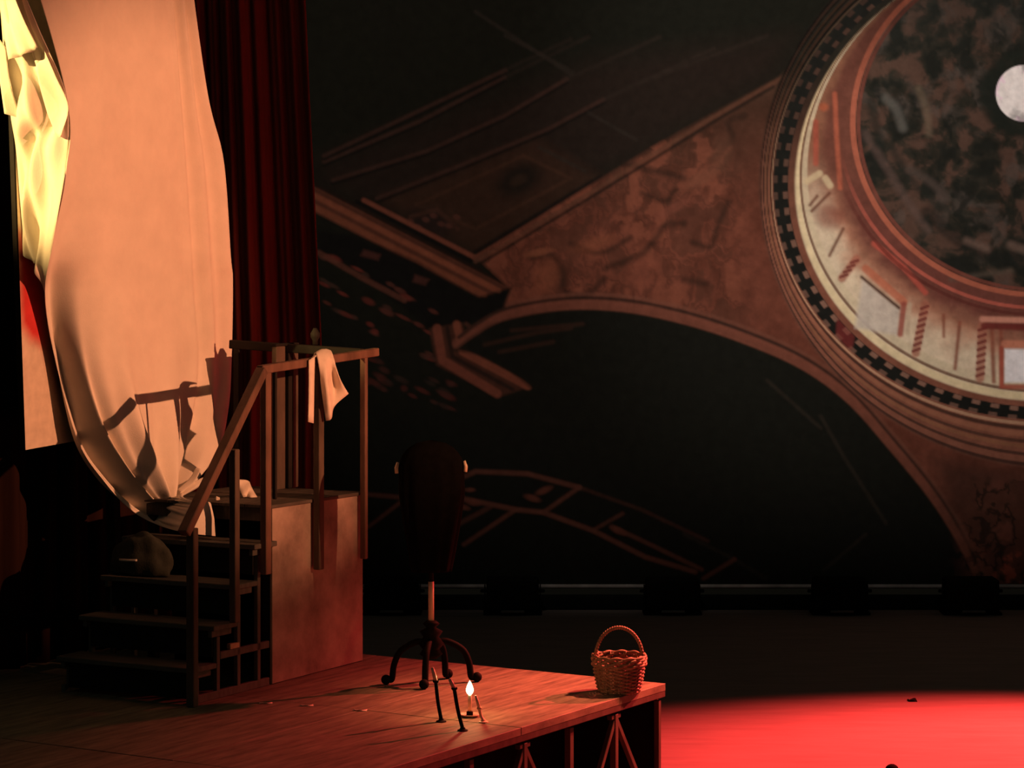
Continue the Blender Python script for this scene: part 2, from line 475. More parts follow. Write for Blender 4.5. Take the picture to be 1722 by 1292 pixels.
# ------------- dome
def ell(cx, cy, rx, ry, ang, k=1.0, n=160):
    t = np.linspace(0, 2 * math.pi, n, endpoint=False); c, s = math.cos(ang), math.sin(ang)
    x = rx * k * np.cos(t); y = ry * k * np.sin(t)
    return np.stack([cx + x * c - y * s, cy + x * s + y * c], 1)
def erad(cx, cy, rx, ry, ang):
    c, s = math.cos(ang), math.sin(ang); dx, dy = UU - cx, VV - cy
    return np.hypot((dx * c + dy * s) / rx, (-dx * s + dy * c) / ry)
EA = (1744.2, 206.8, 314.6, 293.3, .0215); EB = (1785.6, 287.5, 453.5, 387.5, -.1827); ED = (1790.0, 305.0, 512.0, 482.0, -.10)
eA, eB, eD = erad(*EA), erad(*EB), erad(*ED)
q = np.clip((eB - 1.075) / np.maximum((eB - 1.075) + (1 - eD), 1e-4), 0, 1)     # 0 at the inner line, 1 at the outer line
outm = (1 - sstep(eD, .995, 1.01))
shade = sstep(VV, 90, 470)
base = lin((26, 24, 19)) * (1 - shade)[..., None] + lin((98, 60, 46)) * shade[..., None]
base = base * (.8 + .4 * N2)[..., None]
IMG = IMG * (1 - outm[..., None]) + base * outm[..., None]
for qq, c, wd, al in [(.10, (150, 118, 92), .05, .7), (.22, (40, 28, 22), .05, .8), (.36, (120, 78, 58), .07, .6), (.52, (44, 30, 24), .04, .7), (.62, (108, 72, 50), .05, .6), (.78, (44, 30, 24), .035, .8), (.88, (100, 62, 48), .05, .6), (.97, (34, 24, 20), .04, .8)]:
    m = (1 - sstep(np.abs(q - qq), wd * .5, wd * 1.3)) * outm * al * sstep(eB, 1.06, 1.075)
    cc = lin(c) * (.16 + .84 * shade)[..., None]
    IMG = IMG * (1 - m[..., None]) + cc * m[..., None]
# dentil ring
m = (1 - sstep(np.abs(eB - 1.047), .024, .030)); blend(m, lin((20, 20, 17)))
th = np.arctan2((VV - EB[1]) / EB[3], (UU - EB[0]) / EB[2])
ph = (th * 92 / (2 * math.pi)) % 1.0
blk = (1 - sstep(np.abs(ph - .5), .17, .27))
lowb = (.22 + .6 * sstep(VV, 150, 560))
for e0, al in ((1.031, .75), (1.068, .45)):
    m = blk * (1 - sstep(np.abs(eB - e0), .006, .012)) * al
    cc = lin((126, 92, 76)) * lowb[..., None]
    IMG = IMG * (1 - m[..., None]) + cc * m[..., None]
m = (1 - sstep(np.abs(np.hypot((UU - 1422) / 16, (VV - 556) / 40) - 0), .8, 1.2)) * (1 - sstep(np.abs(eB - 1.047), .02, .03)) * .6
blend(m, lin((96, 36, 34)))
# drum between the two rings
dm = (1 - sstep(eB, .985, 1.0))
s = np.clip((eA - 1) / np.maximum((eA - 1) + (1 - eB), 1e-4), 0, 1)
lowf = sstep(VV, 240, 420)
N4 = fbm(UU, VV, 40, 71)
sA = np.clip(s + .28 * (N4 - .5), 0, 1)
cr = lin((168, 152, 128)); mid = lin((142, 100, 78)); rd = lin((84, 48, 40)); rd2 = lin((84, 50, 40))
wm = sstep(sA, .25, .62)[..., None]; wc = sstep(sA, .45, .8)[..., None]
dcol = rd * (1 - wm) + mid * wm; dcol = dcol * (1 - wc) + cr * wc
dleft = rd2 * (1 - .5 * wc) + lin((120, 84, 62)) * .5 * wc
dcol = dleft * (1 - lowf)[..., None] + dcol * lowf[..., None]
dcol = dcol * (.85 + .3 * N2)[..., None]
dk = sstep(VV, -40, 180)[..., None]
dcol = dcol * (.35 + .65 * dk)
IMG = IMG * (1 - dm[..., None]) + dcol * dm[..., None]
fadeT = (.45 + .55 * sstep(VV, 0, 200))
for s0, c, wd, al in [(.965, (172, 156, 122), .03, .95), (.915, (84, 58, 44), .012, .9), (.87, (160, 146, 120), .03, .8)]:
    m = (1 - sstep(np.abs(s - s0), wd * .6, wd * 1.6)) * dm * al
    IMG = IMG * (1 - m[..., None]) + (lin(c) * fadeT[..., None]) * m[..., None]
stroke([(1404, 158), (1407, 230), (1413, 316)], 6, (140, 74, 54), .75); stroke([(1372, 205), (1372, 275)], 7, (128, 62, 48), .8)
for c in [((1357, 305), (1378, 292)), ((1388, 300), (1396, 312))]: stroke(c, 9, (156, 138, 108), .9)
for c in [((1365, 355), (1395, 325)), ((1395, 430), (1418, 385)), ((1374, 330), (1362, 345))]: stroke(c, 3, (80, 46, 34), .9)
patch(1395, 365, 26, 22, .3, (96, 46, 38), .6); patch(1385, 180, 9, 8, 0, (130, 68, 46), .8)
# windows and consoles of the drum
poly([(1450, 468), (1514, 520), (1510, 564), (1438, 552)], (154, 144, 132), .85, 4)
stroke([(1449, 466), (1512, 518)], 3, (64, 44, 34)); stroke([(1456, 452), (1520, 508)], 11, (146, 82, 60), .8)
stroke([(1440, 424), (1520, 430), (1558, 498)], 6, (122, 58, 46), .0)
stroke([(1470, 410), (1520, 450), (1556, 492)], 7, (138, 64, 52), .9)
stroke([(1520, 512), (1514, 562)], 8, (118, 60, 50), .9); stroke([(1530, 512), (1526, 560)], 5, (150, 130, 108), .8)
def hatch(x0, y0, x1, y1, n, wd):
    stroke([(x0, y0), (x1, y1)], wd, (128, 78, 62), .8)
    for k in range(n):
        t = (k + .5) / n; x = x0 + (x1 - x0) * t; y = y0 + (y1 - y0) * t
        stroke([(x - wd * .45, y + 2), (x + wd * .45, y - 2)], 4, (86, 36, 32), .8, 2)
hatch(1556, 512, 1540, 594, 8, 12); hatch(1440, 436, 1416, 468, 4, 12); hatch(1652, 548, 1648, 636, 8, 13)
for c, wd in [(((1587, 530), (1587, 566)), 3), (((1614, 542), (1606, 620)), 4), (((1668, 549), (1671, 642)), 5), (((1683, 556), (1685, 648)), 5)]:
    stroke(c, wd, (104, 58, 44), .85)
stroke([(1652, 537), (1800, 541)], 8, (158, 108, 90)); stroke([(1655, 548), (1800, 553)], 9, (84, 34, 30), .9)
stroke([(1690, 579), (1800, 582)], 11, (158, 98, 76), .8)
poly([(1689, 587), (1800, 589), (1800, 644), (1689, 643)], (184, 180, 178), 1, 2.5)
stroke([(1684, 586), (1684, 650), (1800, 652)], 6, (130, 62, 48), .9)
stroke(ell(*EB, k=.985)[40:80], 4, (80, 56, 44), .0)
# cupola inside the inner ring
im = (1 - sstep(eA, .985, 1.0))
N5 = fbm(UU + 50 * N1, VV + 20 * N2, 30, 91)
ic = lin((34, 32, 26)) * np.ones_like(IMG) * (.75 + .5 * N1)[..., None]
IMG = IMG * (1 - im[..., None]) + ic * im[..., None]
blend(im * sstep(N5, .46, .7) * .6, lin((78, 56, 46))); blend(im * sstep(N3, .52, .76) * .5, lin((66, 58, 52)))
blend(im * sstep(.48 - N5, 0, .16) * .75, lin((20, 22, 19)))
for pts, wd, c in [([(1455, 225), (1490, 280), (1520, 330), (1560, 385)], 12, (70, 56, 50)), ([(1490, 165), (1508, 185), (1518, 215)], 14, (76, 74, 68)), ([(1545, 150), (1558, 185), (1562, 225)], 10, (84, 72, 58)), ([(1465, 170), (1478, 240)], 14, (24, 27, 23)), ([(1500, 250), (1530, 300), (1580, 350)], 12, (26, 28, 24)), ([(1530, 285), (1570, 310), (1590, 335)], 12, (64, 54, 48)), ([(1560, 360), (1640, 420), (1720, 440)], 26, (22, 23, 20)), ([(1625, 405), (1660, 418)], 10, (92, 74, 64)), ([(1700, 412), (1722, 420)], 12, (92, 74, 64)), ([(1600, 470), (1700, 455)], 5, (70, 60, 50))]:
    stroke(crom(pts, 5), wd * .8, c, .6, 8)
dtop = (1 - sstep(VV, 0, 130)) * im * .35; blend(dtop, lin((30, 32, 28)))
m = (1 - sstep(np.abs(eA - .985), .010, .020)); IMG = IMG * (1 - m[..., None]) + (lin((132, 74, 56)) * fadeT[..., None]) * m[..., None]
m = (1 - sstep(np.abs(eA - .955), .006, .014)) * .8; IMG = IMG * (1 - m[..., None]) + (lin((94, 52, 42)) * fadeT[..., None]) * m[..., None]
m = (1 - sstep(np.abs(eA - 1.06), .006, .014)) * .7 * lowf; blend(m, lin((150, 76, 62)))
m = (1 - sstep(np.abs(eA - 1.10), .006, .012)) * .6 * lowf; blend(m, lin((70, 32, 27)))
# pale mottled disc in the eye of the cupola
dd = np.hypot(UU - 1722, VV - 157)
blend((1 - sstep(dd, 66, 84)) * .9, lin((25, 28, 23)))
mcol = lin((200, 194, 188)) * np.ones_like(IMG) * (1 - .5 * sstep(N5, .46, .66))[..., None]
mcol[..., 1] *= (1 - .16 * sstep(N2, .45, .6)); m = (1 - sstep(dd, 46, 49))
IMG = IMG * (1 - m[..., None]) + mcol * m[..., None]
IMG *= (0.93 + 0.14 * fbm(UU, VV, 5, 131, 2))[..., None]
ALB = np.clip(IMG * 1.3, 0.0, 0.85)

def print_mesh(name, P, C, m):
    """flat printed cloth: regular grid with its print as a colour attribute"""
    h, wd = P.shape[:2]
    me = bpy.data.meshes.new(name)
    i = np.arange(h * wd).reshape(h, wd)
    quads = np.stack([i[:-1, :-1], i[1:, :-1], i[1:, 1:], i[:-1, 1:]], -1).reshape(-1, 4)
    me.vertices.add(h * wd); me.vertices.foreach_set('co', P.reshape(-1).astype(np.float32))
    me.loops.add(quads.size); me.loops.foreach_set('vertex_index', quads.reshape(-1).astype(np.int32))
    me.polygons.add(len(quads)); me.polygons.foreach_set('loop_start', np.arange(0, quads.size, 4, dtype=np.int32))
    me.update(calc_edges=True)
    at = me.color_attributes.new('print', 'FLOAT_COLOR', 'POINT')
    at.data.foreach_set('color', np.concatenate([C.reshape(-1, 3), np.ones((h * wd, 1))], 1).reshape(-1).astype(np.float32))
    me.materials.append(m)
    o = bpy.data.objects.new(name, me); COL.objects.link(o); return o

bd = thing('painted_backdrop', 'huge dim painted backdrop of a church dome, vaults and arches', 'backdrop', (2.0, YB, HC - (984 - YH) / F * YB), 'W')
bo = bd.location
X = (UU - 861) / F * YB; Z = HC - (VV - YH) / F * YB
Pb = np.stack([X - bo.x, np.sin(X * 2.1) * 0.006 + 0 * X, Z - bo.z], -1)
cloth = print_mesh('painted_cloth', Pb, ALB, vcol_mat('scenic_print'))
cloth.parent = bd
mb = MB(); mb.tube([(X.min() - bo.x, -.02, -.012), (X.max() - bo.x, -.02, -.012)], 0.022, 8)
mb.build('hem_pipe', M_hem, bd, smooth=True)

# ------------------------------------------------------------------ red curtain behind the scaffold
YC = 19.6
def curtain():
    z0, z1, nz, nx = 0.02, 7.2, 60, 420
    xl = (-260 - 861) / F * YC
    P = []
    for i in range(nz + 1):
        z = z0 + (z1 - z0) * i / nz
        xr = (541 - 861) / F * YC - 0.125 * max(0, (z - 3.0) / 2.7)
        row = []
        for j in range(nx + 1):
            t = j / nx; x = xl + (xr - xl) * t
            p = t * 31 + 0.25 * math.sin(t * 17) + 0.1 * math.sin(z * .6 + t * 9)
            d = 0.030 * math.sin(2 * math.pi * p) + 0.014 * math.sin(2 * math.pi * p * 2.3 + 1.1 + .2 * z) + 0.05 * math.sin(t * 40 + 2)
            row.append((x, YC + d, z))
        P.append(row)
    return P
mb = MB(); mb.grid(curtain())
cu = mb.build('stage_curtain', M_red, None, ((-3.4), YC, 0), smooth=True, solid=0.012)
cu.location = (-3.4, YC, 0)
tag(cu, 'tall pleated dark red curtain hanging behind the scaffold', 'curtain')

# added drape close behind the painting, blocks spill light and darkens the left
def masking():
    P = []
    for i in range(25):
        z = PZ + .01 + 6.3 * i / 24; row = []
        for j in range(181):
            a = -2.4 + 2.75 * j / 180
            row.append((a, 1.85 + .035 * math.sin(a * 19) + .02 * math.sin(a * 41 + .3 * z), z))
        P.append(row)
    return P
mb = MB(); mb.grid(masking())
mk_ = mb.build('light_block_drape', mat('dark_maroon_serge', (0.022, 0.010, 0.008), 0.95, .2, 4.0, (3, 3, .3), spec=0.02), None, (-1.6, 1.85, PZ), True, .008)
place(mk_, (-1.6, 1.85, PZ))
tag(mk_, 'near-black drape added behind the painting at the left to block stray light', 'curtain')

# ------------------------------------------------------------------ podium
R0 = to_S(on_z(1120, 1150, PZ))
PR = math.radians(-2.6)
pod = bpy.data.objects.new('stage_podium', None); COL.objects.link(pod)
pod.location = S(R0.x, R0.y, 0); pod.rotation_euler = (0, 0, RZ + PR)
tag(pod, 'low wooden podium with open strutted front under the basket', 'platform')
pe = Matrix.Translation(pod.location) @ Matrix.Rotation(RZ + PR, 4, 'Z')
def pod_a(px):
    """distance along the front edge for a sight line"""
    k = (px - 861) / F; d = pe.to_3x3() @ Vector((1, 0, 0)); o = pod.location
    return (k * o.y - o.x) / (d.x - k * d.y)
PW, PL = 5.6, 5.4            # across, towards the audience
k = 0
for ia in range(3):
    for ib in range(5):
        a1 = -ia * 1.8; a0 = a1 - 1.8
        b0 = ib * 1.12; b1 = b0 + 1.12
        MB().box((a0 + .0025, b0 + .0025, PZ - .045), (a1 - .0025, b1 - .0025, PZ + random.uniform(-.0015, .0015)), .002).build('deck_panel', M_deck, pod)
MB().box((-PL, .004, PZ - .085), (0, .05, PZ - .006), .004).build('front_fascia', M_strut, pod)
MB().box((-.05, .05, PZ - .11), (-.008, PW, PZ - .046), .004).build('rear_fascia', M_strut, pod)
def pbar(name, p, q, wx=.035, wy=.035):
    MB().bar(p, q, wx, wy, .003).build(name, M_strut, pod)
zt = PZ - .10
pbar('leg', (-.06, .03, 0), (-.06, .03, zt))
for pxx, spread in ((1040, .34), (887, .34), (706, .34)):
    a = pod_a(pxx)
    pbar('leg', (a, .03, 0), (a, .03, zt), .04, .04)
    MB().box((a - .06, .015, zt - .03), (a + .06, .05, zt), .004).build('gusset', M_strut, pod)
    pbar('brace', (a, .03, zt - .02), (a - spread * 1.35, .03, .05), .032, .032)
    pbar('brace', (a, .03, zt - .02), (a + spread * 1.55, .03, .05), .032, .032)
for pxx in (968, 800, 600):
    a = pod_a(pxx); pbar('leg', (a, .045, 0), (a, .045, zt), .045, .04)
MB().box((-.045, .06, 0.0), (-.03, PW, PZ - .11), 0).build('rear_skirt', M_black, pod)
MB().box((-PL, .75, 0.0), (-.05, .765, PZ - .05), 0).build('inner_skirt', M_black, pod)

# ------------------------------------------------------------------ scaffold platform with plywood side
H1 = 1.15
ZP = PZ + H1                 # platform top
A0 = -1.09                   # platform front
W = 1.0
sc = thing('scaffold_platform', 'raised scaffold platform with stained plywood side panel', 'platform', (-.5, .5, PZ))
so = (-.5, .5, PZ)
def sbox(name, lo, hi, m, bev=.004, par=None, org=None):
    return MB().box(lo, hi, bev).build(name, m, par or sc, org or so)
sbox('side_panel', (A0, 0, PZ + .004), (0, .018, ZP - .022), M_panel, .002)
for i in range(5):
    b0 = .0 + i * W / 5
    sbox('platform_board', (A0 - .025, b0 + (.002 if i else -.012), ZP - .022), (.0, b0 + W / 5 - .002, ZP), M_plat, .003)
sbox('front_beam', (A0, .02, ZP - .11), (A0 + .035, W, ZP - .024), M_plat)
sbox('rear_beam', (-.04, .02, ZP - .11), (-.005, W, ZP - .024), M_plat)
sbox('side_beam', (A0 + .04, W - .035, ZP - .11), (-.045, W, ZP - .024), M_plat)
for a in (A0 + .035, -.04):
    for b in (.055, W - .035):
        sbox('leg', (a - .03, b - .03, PZ), (a + .03, b + .03, ZP - .112), M_dark)
sbox('back_skirt', (A0 + .3, W - .02, PZ), (-.01, W - .01, ZP - .112), M_black, 0)
sbox('rear_panel', (-.02, .02, PZ + .002), (-.008, W - .02, ZP - .112), M_dark, 0)

# ------------------------------------------------------------------ stairs
st = thing('scaffold_stairs', 'dark open wooden stairs climbing to the scaffold platform', 'stairs', (-1.55, .5, PZ))
to = (-1.55, .5, PZ)
NT = 4; RISE = H1 / 5; RUN = .222
for i in range(NT):
    a0 = -1.995 + i * RUN; z = PZ + RISE * (i + 1)
    sbox('tread', (a0, -.03, z - .032), (a0 + RUN + .03, W + .02, z), M_step, .004, st, to)
    sbox('riser', (a0 + .06, .03, z - RISE + .03), (a0 + .075, W - .03, z - .034), M_dark, 0, st, to)  # shade on the riser put into its near-black colour
    sbox('tread_support', (a0 + .02, .0, z - .075), (a0 + RUN + .01, .03, z - .034), M_step, .003, st, to)
    sbox('tread_support', (a0 + .02, W - .03, z - .075), (a0 + RUN + .01, W, z - .034), M_step, .003, st, to)
    for b in (.001, W - .031):
        sbox('stair_post', (a0 + .075, b, PZ), (a0 + .11, b + .03, z - .077), M_step, .003, st, to)
for b in (-.0, W - .03):
    sbox('base_rail', (-1.97, b, PZ + .001), (A0 - .03, b + .03, PZ + .05), M_step, .003, st, to)
    sbox('cross_rail', (-1.66, b + .001, PZ + .24), (A0 - .03, b + .029, PZ + .285), M_step, .003, st, to)

# ------------------------------------------------------------------ railing
rl = thing('scaffold_railing', 'brown wooden railing with sloped handrail and posts on the scaffold', 'railing', (-1.0, -.03, PZ))
ro = (-1.0, -.03, PZ)
def rbar(name, p, q, wx, wy, m=M_rail, up=None):
    return MB().bar(p, q, wx, wy, .005, up).build(name, m, rl, ro)
BR = -.045
lo_ = at_b(309, 898, BR - .03); hi_ = at_b(441, 622, BR - .03)
rbar('sloped_handrail', lo_, hi_, .055, .07, up=(0, 1, 0))
h0 = at_b(437, 622, BR); h1 = at_b(633, 592, BR)
rbar('top_rail', h0, h1, .05, .055)
n0 = at_b(321, 888, BR + .02)
rbar('newel_post', (n0.x, BR + .01, PZ), (n0.x, BR + .01, n0.z), .05, .06, M_post)
m0 = at_b(391, 742, BR + .02)
rbar('stair_baluster', (m0.x, BR + .005, PZ + RISE * 2), (m0.x, BR + .005, m0.z - .05), .05, .05, M_post)
def down_post(name, px, ytop, ybot, wx, wy, m, b=BR):
    t = at_b(px, ytop, b); q_ = at_b(px, ybot, b)
    rbar(name, (t.x, b, q_.z), (t.x, b, t.z), wx, wy, m)
down_post('post', 447, 626, 966, .06, .05, M_rail)
down_post('post', 462, 622, 840, .02, .03, M_dark, BR + .03)
down_post('post', 536, 610, 958, .06, .05, M_post)
down_post('post', 612, 600, 940, .035, .045, M_rail)
# end rail on the far side, its unlit look put into near-black wood
e0 = at_a(612, 594, -.03); e1 = at_a(388, 579, -.03)
rbar('end_rail', (-.03, BR + .03, e0.z), (-.03, e1.y, e1.z), .05, .06, M_dark)
for pxx in (484, 400):
    e = at_a(pxx, 585, -.03); rbar('end_post', (-.03, e.y, ZP), (-.03, e.y, e.z), .045, .05, M_dark)
e = at_a(530, 585, -.03)
MB().lathe([(.018, 0), (.018, .03), (.03, .05), (.034, .075), (.02, .1), (.012, .115)], (-.03, e.y, e.z + .02), 14).build('finial', M_dark, rl, ro, True)

# narrow framed panel standing at the far end of the platform
BF = .60
f0_, f1_ = at_b(461, 700, BF).x, at_b(498, 700, BF).x
fr = thing('framed_panel', 'narrow upright black panel with brown stiles standing behind the railing', 'panel', (f0_, BF, ZP))
fo = (f0_, BF, ZP); ZF = 3.03
def fbox(name, lo, hi, m):
    MB().box(lo, hi, .004).build(name, m, fr, fo)
fbox('stile', (f0_, BF - .02, ZP), (f0_ + (f1_ - f0_) * .40, BF + .02, ZF), M_post)
fbox('stile', (f0_ + (f1_ - f0_) * .76, BF - .02, ZP), (f1_, BF + .02, ZF), M_post)
fbox('black_infill', (f0_ + (f1_ - f0_) * .40, BF - .008, ZP + .02), (f0_ + (f1_ - f0_) * .76, BF + .008, ZF - .02), M_black)
fbox('top_cap', (f0_ - .005, BF - .024, ZF + .001), (f1_ + .005, BF + .024, ZF + .02), M_dark)

# ------------------------------------------------------------------ rag hanging over the top rail
def cat(P, n):
    return [Vector(p) for p in crom(P, n)]
def ribbon(cols, n=6, m=6):
    """cols: control columns of equal length -> smooth grid"""
    C = [cat(c, n) for c in cols]
    rows = []
    for i in range(len(C[0])):
        rows.append(cat([c[i] for c in C], m))
    return rows
def pxcol(l):
    return [tuple(at_b(*p)) for p in l]
rg = thing('hanging_rag', 'pale rag draped over the top rail of the scaffold', 'cloth', (-.5, -.06, 2.5))
go = (-.5, -.06, 2.5)
rg_cols = [pxcol([(527, 600, .02), (531, 594, -.06), (536, 615, -.105), (541, 655, -.11), (548, 708, -.10)]),
           pxcol([(536, 596, .02), (540, 589, -.06), (546, 612, -.125), (551, 650, -.155), (557, 704, -.13)]),
           pxcol([(545, 594, .02), (549, 588, -.06), (553, 606, -.12), (560, 645, -.085), (566, 690, -.10)]),
           pxcol([(550, 594, .02), (556, 590, -.06), (562, 606, -.13), (571, 636, -.155), (586, 662, -.16)])]
# lower edge: straight tail at the left, slanted corner at the right
rg_cols[2][-1] = tuple(at_b(562, 684, -.10))
mb = MB(); mb.grid(ribbon(rg_cols, 6, 5)); mb.build('front_fall', M_rag, rg, go, True, .006)
rb_cols = [pxcol([(519, 606, -.085), (519, 650, -.09), (518, 710, -.085)]), pxcol([(524, 603, -.09), (524, 650, -.10), (523, 711, -.09)]), pxcol([(529, 600, -.085), (528, 650, -.085), (527, 712, -.085)])]
mb = MB(); mb.grid(ribbon(rb_cols, 6, 4)); mb.build('rear_fall', M_rag, rg, go, True, .006)
mb = MB(); mb.grid(ribbon([pxcol([(519, 607, -.085), (527, 600, -.06), (538, 594, .02)]), pxcol([(529, 602, -.085), (538, 593, -.06), (548, 591, -.05)])], 5, 4)); mb.build('top_fold', M_rag, rg, go, True, .006)

# ------------------------------------------------------------------ large painting on the scaffold side
BP = 1.42
pa = bpy.data.objects.new('large_painting', None); COL.objects.link(pa)
pc0 = at_b(43, 757, BP)
pa.location = S(*pc0); pa.rotation_euler = (0, 0, RZ)
pa.rotation_mode = 'QUATERNION'
pa.rotation_quaternion = (Matrix.Rotation(RZ, 4, 'Z') @ Matrix.Rotation(math.radians(-3.0), 4, 'Y')).to_quaternion()
tag(pa, 'large tall canvas with red and brown paint half hidden by the sheet', 'painting')
PWD, PHT = 1.9, 4.2
MB().box((0, 0.012, 0), (PWD, .05, PHT), .003).build('stretcher', M_dark, pa)
na, nz = 120, 220
AA, ZZ = np.meshgrid(np.linspace(0, PWD, na), np.linspace(0, PHT, nz))
UU, VV = AA * 100, ZZ * 100
n1 = fbm(UU, VV, 40, 201); n2 = fbm(UU, VV, 12, 211)
IMG = np.zeros(AA.shape + (3,)) + np.array((.66, .56, .45)); IMG *= (.9 + .2 * n1)[..., None]
figm = pmask([(0, 132), (14, 130), (20, 110), (40, 100), (90, 120), (90, 8), (52, 12), (36, 30), (22, 62), (8, 84), (0, 90)], 6)
blend(figm * (.75 + .25 * n2), (.30, .11, .08))
m = pmask([(0, 140), (14, 138), (22, 108), (22, 66), (9, 70), (0, 80)], 5); blend(m, (.60, .05, .05))
m = pmask([(24, 64), (40, 70), (60, 40), (60, 26), (40, 26), (30, 40)], 6); blend(m * .7, (.17, .06, .05))
m = pmask([(36, 30), (70, 34), (80, 10), (48, 8)], 8); blend(m * .8, (.48, .34, .25))
Pp = np.stack([AA, 0 * AA, ZZ], -1)
pcv = print_mesh('canvas_front', Pp, np.clip(IMG, 0, 1), vcol_mat('oil_paint_canvas', .75, .1, 14.0)); pcv.parent = pa
# stand that carries the canvas
for a in (1.0, 1.7):
    MB().bar((a, .09, -(pc0.z - PZ) - .05 * a + .06), (a, .09, PHT - .3), .07, .07, .004).build('upright', M_dark, pa)

# ------------------------------------------------------------------ sheet draped over the painting
keysB = [1.00, 1.00, 1.02, 1.05, 1.08, 1.08, 1.03, .99, .94, .84, .47, .40]
colsP = [
 [(8, -200), (109, 150), (110, 290), (85, 420), (74, 495), (88, 600), (122, 740), (165, 810), (212, 858), (262, 884), (310, 896), (362, 902)],
 [(40, -200), (134, 150), (128, 290), (100, 420), (88, 495), (102, 600), (136, 730), (178, 797), (225, 841), (272, 868), (315, 881), (361, 887)],
 [(85, -200), (162, 150), (158, 290), (142, 420), (132, 495), (142, 600), (170, 700), (205, 770), (245, 825), (278, 852), (318, 866), (360, 872)],
 [(150, -200), (206, 150), (206, 290), (202, 420), (198, 495), (202, 600), (222, 695), (245, 765), (270, 820), (286, 846), (320, 855), (358, 862)],
 [(218, -200), (252, 150), (256, 290), (258, 420), (258, 495), (260, 600), (266, 690), (272, 760), (281, 815), (290, 842), (320, 850), (356, 854)],
 [(272, -200), (300, 150), (310, 290), (318, 420), (322, 495), (330, 600), (326, 680), (314, 750), (300, 808), (294, 838), (320, 846), (355, 849)],
 [(298, -200), (346, 140), (374, 268), (384, 430), (388, 475), (388, 590), (384, 680), (366, 755), (326, 806), (298, 832), (320, 842), (353, 845)]]
colB = [0, 0, .0, .03, .06, .09, .12]
bulge = [0, -.03, -.05, -.05, -.02, .02, .05]
sheet_org = at_b(290, 835, .93)
sh = thing('draped_sheet', 'huge pale sheet draped over the painting and gathered on the scaffold', 'sheet', tuple(sheet_org))
cols = []
for c, db, bu in zip(colsP, colB, bulge):
    cc = []
    for k, (x, y) in enumerate(c):
        turn = (0, 0, 0, .3, .8, 1, 1, .9, .6, .25, 0, 0)[k] * (.275, .27, .10, -.04, -.02, 0, 0)[len(cols)]
        b = turn + keysB[k] + (db if k < 8 else db * .25) + (bu if 5 <= k <= 8 else 0)
        cc.append(tuple(at_b(x, y, b)))
    cols.append(cc)
rows = ribbon(cols, 16, 24)
nr, nc = len(rows), len(rows[0])
def foldf(s, t):
    """pleat relief in metres, towards the stairs; s across, t down"""
    low = math.exp(-((t - .66) / .17) ** 2)
    f = low * (.050 * math.sin(2 * math.pi * (4.2 * s + .25 * t)) + .024 * math.sin(2 * math.pi * (9.3 * s + .6 * t) + 1))
    f += .007 * math.sin(2 * math.pi * 3.1 * s + 2 * t) * (1 - low)
    r = max(0, (s - .80) / .20)
    f += (r > 0) * min(1, r * 4) * .030 * math.sin(2 * math.pi * 2.6 * r - .6) * (1 - .5 * low)
    hem = math.exp(-(s / .035) ** 2)
    f += .018 * hem * sstep(np.array(t), .4, .6)
    f += .012 * math.sin(13 * t + 4 * s) * (1 if s > .93 else 0)
    return float(f)
G = []
for i, row in enumerate(rows):
    t = i / (nr - 1); g_ = []
    for j, p in enumerate(row):
        s_ = j / (nc - 1); p = p.copy(); k = foldf(s_, t) * (1 - sstep(np.array(t), .84, .95))
        p.y -= float(k); g_.append(p)
    G.append(g_)
mb = MB(); mb.grid(G)
mb.build('main_fall', M_sheet, sh, sheet_org, True, .004)
# side return of the sheet, folded back round the edge of the canvas
side = [pxcol([(-6, -60, 1.40), (2, 30, 1.40), (9, 120, 1.40), (18, 195, 1.40), (27, 250, 1.41), (34, 340, 1.415), (39, 420, 1.415)]),
        pxcol([(4, -60, 1.26), (20, 30, 1.24), (34, 120, 1.26), (45, 195, 1.24), (42, 250, 1.30), (45, 340, 1.33), (52, 440, 1.36)]),
        pxcol([(12, -60, 1.14), (40, 30, 1.13), (76, 120, 1.14), (86, 195, 1.12), (72, 255, 1.18), (66, 345, 1.22), (62, 450, 1.28)]),
        pxcol([(20, -60, 1.00), (66, 50, 1.00), (108, 150, 1.00), (116, 230, 1.01), (109, 295, 1.02), (94, 380, 1.04), (76, 494, 1.30)])]
rws = ribbon(side, 12, 12); g2 = []
for i, row in enumerate(rws):
    t = i / (len(rws) - 1); rr_ = []
    for j, p in enumerate(row):
        s_ = j / (len(row) - 1); p = p.copy()
        env = math.sin(math.pi * s_)
        p.x += env * (.045 * math.sin(9 * s_ + 16 * t) + .03 * math.sin(21 * s_ - 11 * t))
        rr_.append(p)
    g2.append(rr_)
mb = MB(); mb.grid(g2); mb.build('side_return', M_sheet, sh, sheet_org, True, .004)
# turned-over corner of the sheet
fl_c = [pxcol([(8, -40, 1.34), (18, 30, 1.32), (30, 103, 1.26)]), pxcol([(20, -40, 1.20), (36, 30, 1.18), (56, 94, 1.14)]), pxcol([(26, -40, 1.03), (55, 30, 1.02), (82, 82, 1.01)])]
r3 = ribbon(fl_c, 8, 8)
for i, row in enumerate(r3):
    for j, p in enumerate(row):
        p.x -= .09 + .02 * math.sin(j * .9) * (i / len(r3))
mb = MB(); mb.grid(r3); mb.build('turned_corner', M_sheet, sh, sheet_org, True, .004)
f2 = [pxcol([(78, 96, 1.12), (72, 120, 1.14), (88, 185, 1.13), (104, 226, 1.08)]), pxcol([(84, 90, 1.06), (98, 130, 1.05), (110, 180, 1.05), (110, 232, 1.04)]), pxcol([(84, 84, 1.02), (104, 130, 1.0), (125, 180, .98), (113, 228, 1.0)])]
r4 = ribbon(f2, 7, 7)
for row in r4:
    for p in row: p.x -= .06
mb = MB(); mb.grid(r4); mb.build('turned_edge', M_sheet, sh, sheet_org, True, .004)
